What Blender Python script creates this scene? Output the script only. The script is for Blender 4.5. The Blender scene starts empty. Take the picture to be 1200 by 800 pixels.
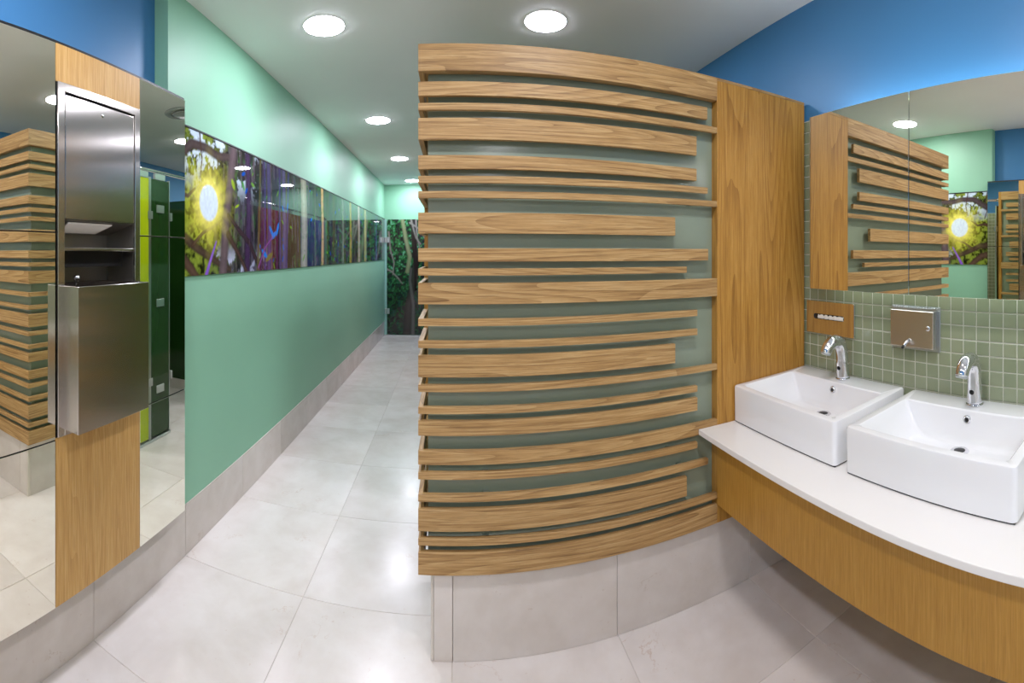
import bpy, bmesh, math, random
import numpy as np
from mathutils import Vector

random.seed(7)
sc = bpy.context.scene
COL = sc.collection

# ------------------------------------------------------------------ camera
# The photograph is a stitched cylindrical panorama of about 129 degrees.
F = 533.6            # pixels per radian
XV, YH = 530.5, 297.0
H = 1.345            # eye height
cam_d = bpy.data.cameras.new('camera')
cam = bpy.data.objects.new('camera', cam_d)
COL.objects.link(cam)
cam.location = (0, 0, H)
cam.rotation_euler = (math.pi / 2, 0, -(600 - XV) / F)
cam_d.type = 'PANO'
cam_d.panorama_type = 'CENTRAL_CYLINDRICAL'
cam_d.central_cylindrical_range_u_min = -600 / F
cam_d.central_cylindrical_range_u_max = 600 / F
cam_d.central_cylindrical_range_v_min = -(800 - YH) / F
cam_d.central_cylindrical_range_v_max = YH / F
cam_d.central_cylindrical_radius = 1.0
cam_d.clip_start = 0.01
sc.camera = cam

# ------------------------------------------------------------------ world / exposure
world = bpy.data.worlds.new('world')
sc.world = world
world.use_nodes = True
world.node_tree.nodes['Background'].inputs[0].default_value = (0.6, 0.65, 0.7, 1)
world.node_tree.nodes['Background'].inputs[1].default_value = 0.0
vs = sc.view_settings
vs.view_transform = 'Standard'
vs.look = 'None'
vs.gamma = 1.0
vs.exposure = 1.32
vs.use_curve_mapping = False
sc.cycles.max_bounces = 16
sc.cycles.diffuse_bounces = 10
sc.cycles.glossy_bounces = 8
sc.cycles.sample_clamp_indirect = 12.0
LAMP = 50.0          # radiance of the downlight lenses
LED = 15.0           # radiance of the strips behind the mirror

# ------------------------------------------------------------------ helpers
def lin(r, g, b):
    f = lambda c: (c / 255) / 12.92 if c <= 10.31 else ((c / 255 + 0.055) / 1.055) ** 2.4
    return (f(r), f(g), f(b), 1.0)

def tag(o, label=None, cat=None, group=None, kind=None):
    if label: o['label'] = label
    if cat: o['category'] = cat
    if group: o['group'] = group
    if kind: o['kind'] = kind
    return o

def empty(name, loc, label=None, cat=None, group=None, kind=None):
    o = bpy.data.objects.new(name, None)
    o.empty_display_size = 0.05
    COL.objects.link(o)
    o.location = loc
    return tag(o, label, cat, group, kind)

def link(name, me, mat=None, parent=None, loc=None):
    """Link a mesh whose vertices are in world coordinates unless loc is given."""
    o = bpy.data.objects.new(name, me)
    COL.objects.link(o)
    if mat and not me.materials: me.materials.append(mat)
    if loc is not None: o.location = loc
    if parent is not None:
        o.parent = parent
        acc = Vector((0, 0, 0)); p = parent
        while p is not None:
            acc += p.location; p = p.parent
        o.location = Vector(o.location) - acc
    return o

def mesh_from_bm(name, bm, smooth=False):
    me = bpy.data.meshes.new(name)
    bmesh.ops.recalc_face_normals(bm, faces=bm.faces)
    bm.to_mesh(me); bm.free()
    if smooth:
        for p in me.polygons: p.use_smooth = True
    return me

def bm_box(bm, x0, x1, y0, y1, z0, z1):
    v = [bm.verts.new(p) for p in ((x0,y0,z0),(x1,y0,z0),(x1,y1,z0),(x0,y1,z0),
                                   (x0,y0,z1),(x1,y0,z1),(x1,y1,z1),(x0,y1,z1))]
    for f in ((0,3,2,1),(4,5,6,7),(0,1,5,4),(1,2,6,5),(2,3,7,6),(3,0,4,7)):
        bm.faces.new([v[i] for i in f])

def box(name, x0, x1, y0, y1, z0, z1, mat, parent=None, bevel=0.0, seg=1):
    """A box whose origin is at its own centre."""
    if x1 < x0: x0, x1 = x1, x0
    if y1 < y0: y0, y1 = y1, y0
    if z1 < z0: z0, z1 = z1, z0
    c = ((x0+x1)/2, (y0+y1)/2, (z0+z1)/2)
    bm = bmesh.new()
    bm_box(bm, x0-c[0], x1-c[0], y0-c[1], y1-c[1], z0-c[2], z1-c[2])
    if bevel > 0:
        bmesh.ops.bevel(bm, geom=list(bm.edges), offset=bevel, segments=seg, affect='EDGES', profile=0.6)
    return link(name, mesh_from_bm(name, bm), mat, parent, c)

def boxes(name, rects, mat, parent=None, bevel=0.0):
    xs = [r[0] for r in rects]; ys = [r[2] for r in rects]; zs = [r[4] for r in rects]
    c = (min(xs), min(ys), min(zs))
    bm = bmesh.new()
    for r in rects:
        bm_box(bm, r[0]-c[0], r[1]-c[0], r[2]-c[1], r[3]-c[1], r[4]-c[2], r[5]-c[2])
    if bevel > 0:
        bmesh.ops.bevel(bm, geom=list(bm.edges), offset=bevel, segments=1, affect='EDGES')
    return link(name, mesh_from_bm(name, bm), mat, parent, c)

def lathe(name, prof, n, mat, parent, loc, axis='Z', smooth=True, cap=False):
    """Revolve (r, t) pairs around an axis."""
    bm = bmesh.new()
    rings = []
    for r, t in prof:
        ring = []
        for i in range(n):
            a = 2*math.pi*i/n
            c, s = r*math.cos(a), r*math.sin(a)
            p = {'Z': (c, s, t), 'X': (t, c, s), 'Y': (c, t, s)}[axis]
            ring.append(bm.verts.new(p))
        rings.append(ring)
    for a, b in zip(rings, rings[1:]):
        for i in range(n):
            bm.faces.new((a[i], a[(i+1) % n], b[(i+1) % n], b[i]))
    if cap:
        bm.faces.new(rings[0]); bm.faces.new(rings[-1])
    me = mesh_from_bm(name, bm, smooth)
    return link(name, me, mat, parent, loc)

def tube(name, pts, rad, mat, parent, n=16, cap=True, smooth=True):
    """Sweep a circle of varying radius along a path in world coordinates."""
    pts = [Vector(p) for p in pts]
    o = pts[0].copy()
    bm = bmesh.new(); rings = []
    up = Vector((0, 1, 0))
    for i, p in enumerate(pts):
        t = (pts[min(i+1, len(pts)-1)] - pts[max(i-1, 0)]).normalized()
        if abs(t.dot(up)) > 0.95: up = Vector((1, 0, 0))
        a = t.cross(up).normalized(); b = t.cross(a).normalized()
        r = rad[i] if isinstance(rad, (list, tuple)) else rad
        rings.append([bm.verts.new(p - o + a*r*math.cos(2*math.pi*k/n) + b*r*math.sin(2*math.pi*k/n)) for k in range(n)])
    for a, b in zip(rings, rings[1:]):
        for i in range(n):
            bm.faces.new((a[i], a[(i+1) % n], b[(i+1) % n], b[i]))
    if cap:
        bm.faces.new(rings[0]); bm.faces.new(rings[-1])
    return link(name, mesh_from_bm(name, bm, smooth), mat, parent, o)

# ------------------------------------------------------------------ materials
class NT:
    def __init__(self, name):
        self.m = bpy.data.materials.new(name); self.m.use_nodes = True
        self.t = self.m.node_tree; self.b = self.t.nodes['Principled BSDF']
    def n(self, typ, **kw):
        o = self.t.nodes.new(typ)
        for k, v in kw.items():
            if k in o.inputs.keys(): o.inputs[k].default_value = v
            else: setattr(o, k, v)
        return o
    def l(self, a, b): self.t.links.new(a, b)
    def math(self, op, a, b=None, c=None):
        o = self.t.nodes.new('ShaderNodeMath'); o.operation = op
        for i, v in enumerate((a, b, c)):
            if v is None: continue
            if isinstance(v, (int, float)): o.inputs[i].default_value = v
            else: self.l(v, o.inputs[i])
        return o.outputs[0]
    def mix(self, f, a, b):
        o = self.t.nodes.new('ShaderNodeMix'); o.data_type = 'RGBA'
        for s, v in ((o.inputs[0], f), (o.inputs[6], a), (o.inputs[7], b)):
            if isinstance(v, (tuple, int, float)): s.default_value = v
            else: self.l(v, s)
        return o.outputs[2]
    def ramp(self, fac, stops):
        o = self.t.nodes.new('ShaderNodeValToRGB'); e = o.color_ramp.elements
        while len(e) < len(stops): e.new(0.5)
        for el, (p, c) in zip(e, stops): el.position = p; el.color = c
        self.l(fac, o.inputs[0]); return o.outputs[0]
    def coords(self, scale=(1, 1, 1), rand=True):
        tc = self.n('ShaderNodeTexCoord'); mp = self.n('ShaderNodeMapping')
        mp.inputs['Scale'].default_value = scale
        if rand:
            oi = self.n('ShaderNodeObjectInfo')
            cm = self.n('ShaderNodeCombineXYZ')
            for i, k in enumerate((37.0, 91.0, 53.0)):
                self.l(self.math('MULTIPLY', oi.outputs['Random'], k), cm.inputs[i])
            ad = self.n('ShaderNodeVectorMath'); ad.operation = 'ADD'
            self.l(tc.outputs['Object'], ad.inputs[0]); self.l(cm.outputs[0], ad.inputs[1])
            self.l(ad.outputs[0], mp.inputs['Vector'])
        else:
            self.l(tc.outputs['Object'], mp.inputs['Vector'])
        return mp.outputs[0]
    def noise(self, vec, scale, detail=3.0, rough=0.5, dist=0.0):
        o = self.n('ShaderNodeTexNoise'); self.l(vec, o.inputs['Vector'])
        o.inputs['Scale'].default_value = scale; o.inputs['Detail'].default_value = detail
        o.inputs['Roughness'].default_value = rough; o.inputs['Distortion'].default_value = dist
        return o.outputs['Fac']
    def bump(self, h, strength=0.1, dist=0.002):
        o = self.n('ShaderNodeBump'); o.inputs['Strength'].default_value = strength
        o.inputs['Distance'].default_value = dist
        self.l(h, o.inputs['Height']); self.l(o.outputs[0], self.b.inputs['Normal'])

def plain(name, col, rough=0.5, metal=0.0, spec=0.5, coat=0.0, grain=0.0):
    t = NT(name); b = t.b
    b.inputs['Base Color'].default_value = col
    b.inputs['Roughness'].default_value = rough
    b.inputs['Metallic'].default_value = metal
    b.inputs['Specular IOR Level'].default_value = spec
    b.inputs['Coat Weight'].default_value = coat
    b.inputs['Coat Roughness'].default_value = 0.03
    v = t.coords(rand=False)
    nz = t.noise(v, 40.0, 3)
    if grain: t.bump(nz, grain, 0.001)
    c = t.ramp(t.noise(v, 1.7, 2), [(0.3, tuple(x*0.97 for x in col[:3])+(1,)), (0.7, tuple(min(1, x*1.02) for x in col[:3])+(1,))])
    t.l(c, b.inputs['Base Color'])
    return t.m

def oak(name, axis, light, mid, dark, rough=0.42, k=26.0, ringw=0.5):
    """Oak veneer: contour rings of a stretched noise plus fine pores along the grain."""
    t = NT(name)
    sx = {'X': (0.065, 1, 1), 'Y': (1, 0.065, 1), 'Z': (1, 1, 0.065)}[axis]
    fx = {'X': (0.03, 1, 1), 'Y': (1, 0.03, 1), 'Z': (1, 1, 0.03)}[axis]
    v = t.coords(sx); v2 = t.coords(fx)
    big = t.noise(v, 7.0, 1.2, 0.4, 0.15)
    ring = t.math('FRACT', t.math('MULTIPLY', big, k))
    pores = t.noise(v2, 170.0, 3, 0.65)
    fine = t.noise(v2, 420.0, 2, 0.5)
    val = t.math('ADD', t.math('MULTIPLY', t.math('POWER', ring, 2.5), t.math('MULTIPLY', pores, ringw)), t.math('MULTIPLY', pores, 0.72))
    c = t.ramp(val, [(0.2, light), (0.42, mid), (0.85, dark)])
    c = t.mix(t.math('MULTIPLY', t.math('GREATER_THAN', fine, 0.58), 0.3), c, dark)
    tone = t.noise(t.coords((1, 1, 1)), 1.3, 1)
    c2 = t.n('ShaderNodeHueSaturation'); t.l(c, c2.inputs['Color'])
    t.l(t.math('ADD', 0.86, t.math('MULTIPLY', tone, 0.28)), c2.inputs['Value'])
    t.l(c2.outputs[0], t.b.inputs['Base Color'])
    t.b.inputs['Roughness'].default_value = rough
    t.b.inputs['Specular IOR Level'].default_value = 0.35
    t.bump(pores, 0.12, 0.0015)
    return t.m

def marble(name, base, dark, vein, rough=0.12, spec=0.5, vop=0.45):
    t = NT(name)
    v = t.coords()
    n1 = t.noise(v, 2.2, 6, 0.6, 0.6); n2 = t.noise(v, 7.0, 5, 0.55, 0.3)
    c = t.ramp(t.math('ADD', t.math('MULTIPLY', n1, 0.6), t.math('MULTIPLY', n2, 0.4)), [(0.3, dark), (0.62, base)])
    # broken fine veins: narrow contour of a distorted noise, masked by another one
    m = t.math('SUBTRACT', 1.0, t.math('MULTIPLY', t.math('ABSOLUTE', t.math('SUBTRACT', t.noise(v, 3.1, 7, 0.65, 0.5), 0.5)), 150.0))
    m = t.math('MAXIMUM', m, 0.0)
    msk = t.math('MULTIPLY', t.math('MAXIMUM', t.math('SUBTRACT', t.noise(v, 4.3, 2), 0.58), 0.0), 6.0)
    c = t.mix(t.math('MINIMUM', t.math('MULTIPLY', m, msk), vop), c, vein)
    spots = t.math('MULTIPLY', t.math('GREATER_THAN', t.noise(v, 60.0, 2), 0.74), 0.25)
    c = t.mix(spots, c, vein)
    hs = t.n('ShaderNodeHueSaturation'); t.l(c, hs.inputs['Color'])
    oi = t.n('ShaderNodeObjectInfo')
    t.l(t.math('ADD', 0.91, t.math('MULTIPLY', oi.outputs['Random'], 0.11)), hs.inputs['Value'])
    t.l(hs.outputs[0], t.b.inputs['Base Color'])
    t.b.inputs['Roughness'].default_value = rough
    t.l(t.math('ADD', rough, t.math('MULTIPLY', n2, 0.1)), t.b.inputs['Roughness'])
    t.b.inputs['Specular IOR Level'].default_value = spec
    return t.m

def steel(name, col, rough=0.28, aniso=0.85, axis='Z'):
    t = NT(name); b = t.b
    sc_ = {'Z': (1, 1, 0.01), 'Y': (1, 0.01, 1)}[axis]
    v = t.coords(sc_)
    nz = t.noise(v, 900.0, 2)
    b.inputs['Base Color'].default_value = col
    t.l(t.mix(t.math('MULTIPLY', nz, 0.35), col, tuple(c*0.8 for c in col[:3])+(1,)), b.inputs['Base Color'])
    b.inputs['Metallic'].default_value = 1.0
    b.inputs['Roughness'].default_value = rough
    b.inputs['Anisotropic'].default_value = aniso
    tg = t.n('ShaderNodeTangent'); tg.direction_type = 'RADIAL'; tg.axis = axis
    t.l(tg.outputs[0], b.inputs['Tangent'])
    t.bump(nz, 0.03, 0.0005)
    return t.m

def mirror_mat(name, col):
    t = NT(name); b = t.b
    b.inputs['Base Color'].default_value = col
    b.inputs['Metallic'].default_value = 1.0
    b.inputs['Roughness'].default_value = 0.0
    return t.m

def mosaic_mat():
    t = NT('green_glass_mosaic'); b = t.b
    oi = t.n('ShaderNodeObjectInfo')
    tc = t.n('ShaderNodeTexCoord')
    base = lin(143, 150, 121); alt = lin(131, 140, 110)
    v = t.coords((1, 1, 1))
    r = t.math('ADD', t.math('MULTIPLY', oi.outputs['Random'], 0.8), t.math('MULTIPLY', t.noise(v, 12.0, 2), 0.3))
    t.l(t.mix(r, base, alt), b.inputs['Base Color'])
    b.inputs['Roughness'].default_value = 0.13
    b.inputs['Specular IOR Level'].default_value = 0.55
    return t.m

def emit(name, col, strength):
    t = NT(name)
    e = t.n('ShaderNodeEmission'); e.inputs[0].default_value = col; e.inputs[1].default_value = strength
    t.l(e.outputs[0], t.t.nodes['Material Output'].inputs[0])
    return t.m

def print_mat(name, rough=0.02, gain=1.0):
    """A printed picture (flat print kept in a colour attribute) behind glossy glass."""
    t = NT(name)
    a = t.n('ShaderNodeAttribute'); a.attribute_name = 'print'
    t.l(a.outputs['Color'], t.b.inputs['Base Color'])
    t.b.inputs['Roughness'].default_value = rough
    t.b.inputs['Specular IOR Level'].default_value = 0.6
    return t.m

M = {}
M['ceiling'] = plain('ceiling_paint', lin(245, 245, 243), 0.7, grain=0.03)
M['green'] = plain('green_wall_paint', lin(141, 194, 164), 0.5, spec=0.45, grain=0.02)
M['blue'] = plain('blue_wall_paint', lin(64, 124, 172), 0.45, spec=0.4, grain=0.02)
M['cream'] = plain('cream_wall_paint', lin(214, 212, 200), 0.6, grain=0.02)
M['floor'] = marble('cream_marble_floor', lin(232, 226, 221), lin(212, 202, 193), lin(192, 160, 134), 0.17, 0.5)
M['stone'] = marble('cream_marble_wall_base', lin(221, 214, 207), lin(200, 190, 179), lin(172, 148, 124), 0.16, 0.5)
M['grout'] = plain('cement_grout', lin(214, 207, 196), 0.85)
M['tile_grout'] = plain('mosaic_grout', lin(200, 200, 182), 0.8)
M['mosaic'] = mosaic_mat()
OL, OM, OD = lin(199, 167, 116), lin(176, 139, 88), lin(114, 82, 47)
M['oak_x'] = oak('oak_grain_along_length', 'X', OL, OM, OD)
M['oak_y'] = oak('oak_grain_across', 'Y', OL, OM, OD)
M['oak_z'] = oak('oak_veneer_upright', 'Z', lin(192, 146, 72), lin(175, 127, 55), lin(138, 94, 38), 0.4, 22.0, 0.6)
M['oak_apron'] = oak('oak_veneer_straight', 'Z', lin(198, 150, 70), lin(182, 133, 53), lin(150, 106, 42), 0.4, 3.0, 0.05)
M['oak_pale'] = oak('oak_veneer_wall_panel', 'Z', lin(212, 174, 112), lin(198, 155, 88), lin(168, 124, 66), 0.4, 18.0, 0.35)
M['screen_glass'] = plain('grey_green_back_painted_glass', lin(137, 149, 130), 0.16, spec=0.5)
M['steel'] = steel('brushed_stainless_steel', lin(214, 208, 202), 0.2, 0.97, 'Z')
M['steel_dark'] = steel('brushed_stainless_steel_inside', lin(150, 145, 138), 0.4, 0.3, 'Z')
M['chrome'] = mirror_mat('polished_chrome', lin(222, 222, 226))
M['chrome'].node_tree.nodes['Principled BSDF'].inputs['Roughness'].default_value = 0.06
M['polished'] = mirror_mat('polished_steel_plate', lin(226, 222, 216))
M['polished'].node_tree.nodes['Principled BSDF'].inputs['Roughness'].default_value = 0.05
M['satin'] = plain('satin_steel_cover', lin(214, 206, 196), 0.27, metal=1.0)
M['mirror'] = mirror_mat('silvered_mirror', (0.93, 0.91, 0.80, 1))
M['mirror_edge'] = plain('mirror_backing_black', lin(14, 16, 18), 0.4)
M['glass_edge'] = plain('polished_glass_edge', lin(150, 196, 186), 0.15)
M['porcelain'] = plain('glazed_white_porcelain', lin(236, 236, 236), 0.08, spec=0.5, coat=0.4)
M['counter'] = plain('white_solid_surface', lin(236, 233, 228), 0.18, spec=0.5)
M['black'] = plain('black_rubber', lin(12, 12, 12), 0.4)
M['dark'] = plain('dark_gap', lin(26, 25, 24), 0.7)
M['white'] = plain('white_enamel', lin(236, 236, 232), 0.35)
M['paper'] = plain('paper_tissue', lin(228, 224, 214), 0.85, grain=0.3)
M['alu'] = plain('satin_aluminium', lin(196, 202, 202), 0.3, metal=1.0)
M['glass_green'] = plain('dark_green_back_painted_glass', lin(30, 62, 22), 0.05, spec=0.5)
M['glass_yellow'] = plain('lime_yellow_back_painted_glass', lin(172, 190, 16), 0.06, spec=0.5)
M['glass_red'] = plain('red_back_painted_glass', lin(190, 36, 28), 0.06, spec=0.5)
M['glass_blue'] = plain('deep_blue_back_painted_glass', lin(36, 96, 180), 0.06, spec=0.5)
M['lens'] = emit('downlight_lens', (0.97, 0.975, 1.12, 1), LAMP)
M['lens_warm'] = emit('downlight_lens_warm', (1.0, 0.97, 1.03, 1), LAMP)
M['led'] = emit('led_strip_light', (0.88, 0.96, 1.0, 1), LED)
M['led_low'] = emit('led_strip_light_dim', (0.88, 0.96, 1.0, 1), LED*0.35)
M['print'] = print_mat('forest_print_behind_glass')
M['vent'] = plain('grey_vent_metal', lin(176, 178, 176), 0.4)

# ------------------------------------------------------------------ dimensions
ZC = 2.478                       # ceiling
XG, XBL = -1.126, -1.196         # green wall, blue wall on the left
XBASE = -1.1225                  # face of the stone skirting
XM = -1.0485                     # face of the left mirror cladding
XR = 1.445                       # tiled face of the right wall
XMR = 1.355                      # face of the right mirror
YE = 7.45                        # corridor end
YB = -3.4                        # wall behind the camera
YRET = 1.56                      # where blue meets green
PS = 1.475                       # front face of the slats
PB = 1.50                        # face of the partition plinth
XS = -0.112                      # slatted end face
YSE = 1.832                      # rear end of the slatted end face
XF = -0.09                       # line of the cubicle fronts
TP = 0.573                       # stone tile pitch

# ------------------------------------------------------------------ floor, ceiling, walls
floor = box('floor', -1.35, 1.6, YB-0.1, YE+0.15, -0.08, -0.003, M['grout'])
tag(floor, 'cream marble tiled floor running down the corridor', None, None, 'structure')
fl_cols = [XBASE - 0.08] + [-0.575 + TP*i for i in range(0, 4)] + [1.46]
fl_rows = []
y = 1.69 - TP*9
while y < YE: fl_rows.append(y); y += TP
fl_rows.append(YE+0.02)
tcache = {}
for i in range(len(fl_cols)-1):
    for j in range(len(fl_rows)-1):
        x0, x1, y0, y1 = fl_cols[i], fl_cols[i+1], fl_rows[j], fl_rows[j+1]
        w, d = round(x1-x0-0.0022, 4), round(y1-y0-0.0022, 4)
        if (w, d) not in tcache:
            bm = bmesh.new(); bm_box(bm, -w/2, w/2, -d/2, d/2, -0.02, 0.0)
            bmesh.ops.bevel(bm, geom=[e for e in bm.edges if all(v.co.z > -0.001 for v in e.verts)], offset=0.0008, segments=1, affect='EDGES')
            me = mesh_from_bm('stone_tile', bm); me.materials.append(M['floor']); tcache[(w, d)] = me
        link('floor_tile', tcache[(w, d)], None, floor, ((x0+x1)/2, (y0+y1)/2, 0.0))

ceiling = box('ceiling', -1.35, 1.6, YB-0.1, YE+0.15, ZC, ZC+0.1, M['ceiling'])
tag(ceiling, 'plain off-white painted ceiling with downlights', None, None, 'structure')

wl = box('wall_left_green', -1.4, XG, YRET, YE, 0.0, ZC, M['green'])
tag(wl, 'pale green painted corridor wall around the forest mural', None, None, 'structure')
wb = box('wall_left_blue', -1.4, XBL, YB, YRET-0.001, 0.0, ZC, M['blue'])
tag(wb, 'blue painted wall above the mirror cladding', None, None, 'structure')
we = box('wall_end', -1.35, 1.6, YE, YE+0.1, 0.0, ZC, M['green'])
tag(we, 'pale green wall closing the corridor above the glass door', None, None, 'structure')
wk = box('wall_back', -1.35, 1.6, YB-0.1, YB, 0.0, ZC, M['cream'])
tag(wk, 'plain cream wall behind the viewpoint', None, None, 'structure')
wr = box('wall_right', XR+0.006, 1.6, YB, YE, 0.0, ZC, M['blue'])
tag(wr, 'blue wall with green mosaic tiling behind the wash basins', None, None, 'structure')
TZ = 1.943
box('grout_bed', XR+0.0022, XR+0.006, YB, YE, 0.0, TZ, M['tile_grout'], wr)

# mosaic tiles
P = 0.05
bm = bmesh.new(); g = 0.0021
bm_box(bm, -0.0002, 0.004, -P/2+g, P/2-g, -P/2+g, P/2-g)
bmesh.ops.bevel(bm, geom=[e for e in bm.edges if all(v.co.x < 0.001 for v in e.verts)], offset=0.0012, segments=1, affect='EDGES')
tile_me = mesh_from_bm('mosaic_tile', bm); tile_me.materials.append(M['mosaic'])
rows = []; z = 1.141 + 0.025 - 0.05*23
while z < TZ - 0.015: rows.append(z); z += P
cols = []; yy = 0.4975 + 0.025 - 0.05*80
while yy < YE: cols.append(yy); yy += P
near, far = [], []
for zz in rows:
    for yy in cols:
        if yy < YB + 0.03: continue
        vis = (0.27 < yy < 1.50 and 0.80 < zz < 1.26) or (1.27 < yy < 1.50 and zz > 0.80)
        (near if vis else far).append((yy, zz))
near.sort(key=lambda t: (t[1] > 1.26 and t[0] < 1.33, -(1.0)/(t[0]**2 + 2)))
far += near[300:]; near = near[:300]
for yy, zz in near:
    link('mosaic_tile', tile_me, None, wr, (XR, yy, zz))
vv, ff = [], []
for yy, zz in far:
    k = len(vv); a = P/2-g; b = a-0.0012
    for (dx, s) in ((0.0022, a), (0.0008, a), (-0.0002, b)):
        vv += [(dx, yy-s, zz-s), (dx, yy+s, zz-s), (dx, yy+s, zz+s), (dx, yy-s, zz+s)]
    for q in (0, 4):
        for i in range(4):
            ff.append((k+q+i, k+q+(i+1) % 4, k+q+4+(i+1) % 4, k+q+4+i))
    ff.append((k+8, k+9, k+10, k+11))
me = bpy.data.meshes.new('mosaic_field'); me.from_pydata(vv, [], ff); me.update()
bm = bmesh.new(); bm.from_mesh(me); bmesh.ops.recalc_face_normals(bm, faces=bm.faces); bm.to_mesh(me); bm.free()
fo = link('mosaic_field', me, M['mosaic'], wr, (XR, 0, 0)); tag(fo, None, None, None, 'stuff')

# skirting of the left wall: slabs as long as the floor tiles
bl = box('baseboard_left', -1.24, XBASE-0.014, YB, YE, 0.0, 0.2, M['grout'])
tag(bl, 'cream marble skirting along the left wall', None, None, 'structure')
for j in range(len(fl_rows)-1):
    y0, y1 = max(fl_rows[j], YB), min(fl_rows[j+1], YE)
    box('skirting_slab', XBASE-0.02, XBASE, y0+0.0008, y1-0.0008, 0.0005, 0.228, M['stone'], bl, 0.0012)

# ------------------------------------------------------------------ painted prints (flat pictures on glass)
rng = np.random.RandomState(11)
class VN:
    def __init__(s): s.g = rng.rand(257, 257)
    def __call__(s, x, y):
        xi = np.floor(x).astype(int); yi = np.floor(y).astype(int)
        fx, fy = x-xi, y-yi; fx = fx*fx*(3-2*fx); fy = fy*fy*(3-2*fy)
        xi %= 256; yi %= 256
        g = s.g
        return (g[yi, xi]*(1-fx)+g[yi, xi+1]*fx)*(1-fy) + (g[yi+1, xi]*(1-fx)+g[yi+1, xi+1]*fx)*fy
def fbm(x, y, o=4):
    s = 0; a = 0.5; t = 0
    for k in range(o):
        s = s + a*VN()(x*2**k+13.7*k, y*2**k+5.1*k); t += a; a *= 0.55
    return s/t
def C(r, g, b): return np.array(lin(r, g, b)[:3])
def smooth(e0, e1, x):
    t = np.clip((x-e0)/(e1-e0), 0, 1); return t*t*(3-2*t)

def stroke(img, u, v, pts, w0, w1, col, soft=0.35, op=1.0, wob=0.0):
    """Paint a tapering branch through pts (u, v)."""
    best = np.full(u.shape, 1e9); ww = np.full(u.shape, w0)
    n = len(pts)-1
    for i in range(n):
        (ax, ay), (bx, by) = pts[i], pts[i+1]
        dx, dy = bx-ax, by-ay
        t = np.clip(((u-ax)*dx+(v-ay)*dy)/(dx*dx+dy*dy+1e-12), 0, 1)
        d = np.hypot(u-ax-t*dx, v-ay-t*dy)
        m = d < best
        best = np.where(m, d, best); ww = np.where(m, w0+(w1-w0)*(i+t)/n, ww)
    a = (1-smooth(1-soft, 1+soft, best/ww))*op
    edge = 0.75+0.5*np.clip(1-best/ww, 0, 1)
    return img*(1-a[..., None]) + (np.asarray(col)*edge[..., None])*a[..., None]

def blob(img, u, v, cu, cv, r, col, op=1.0, asp=1.0, ang=0.0, soft=0.5):
    c, s = math.cos(ang), math.sin(ang)
    x = ((u-cu)*c+(v-cv)*s)/r; y = (-(u-cu)*s+(v-cv)*c)/(r*asp)
    a = (1-smooth(1-soft, 1+soft, np.hypot(x, y)))*op
    return img*(1-a[..., None])+np.asarray(col)*a[..., None]

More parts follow.
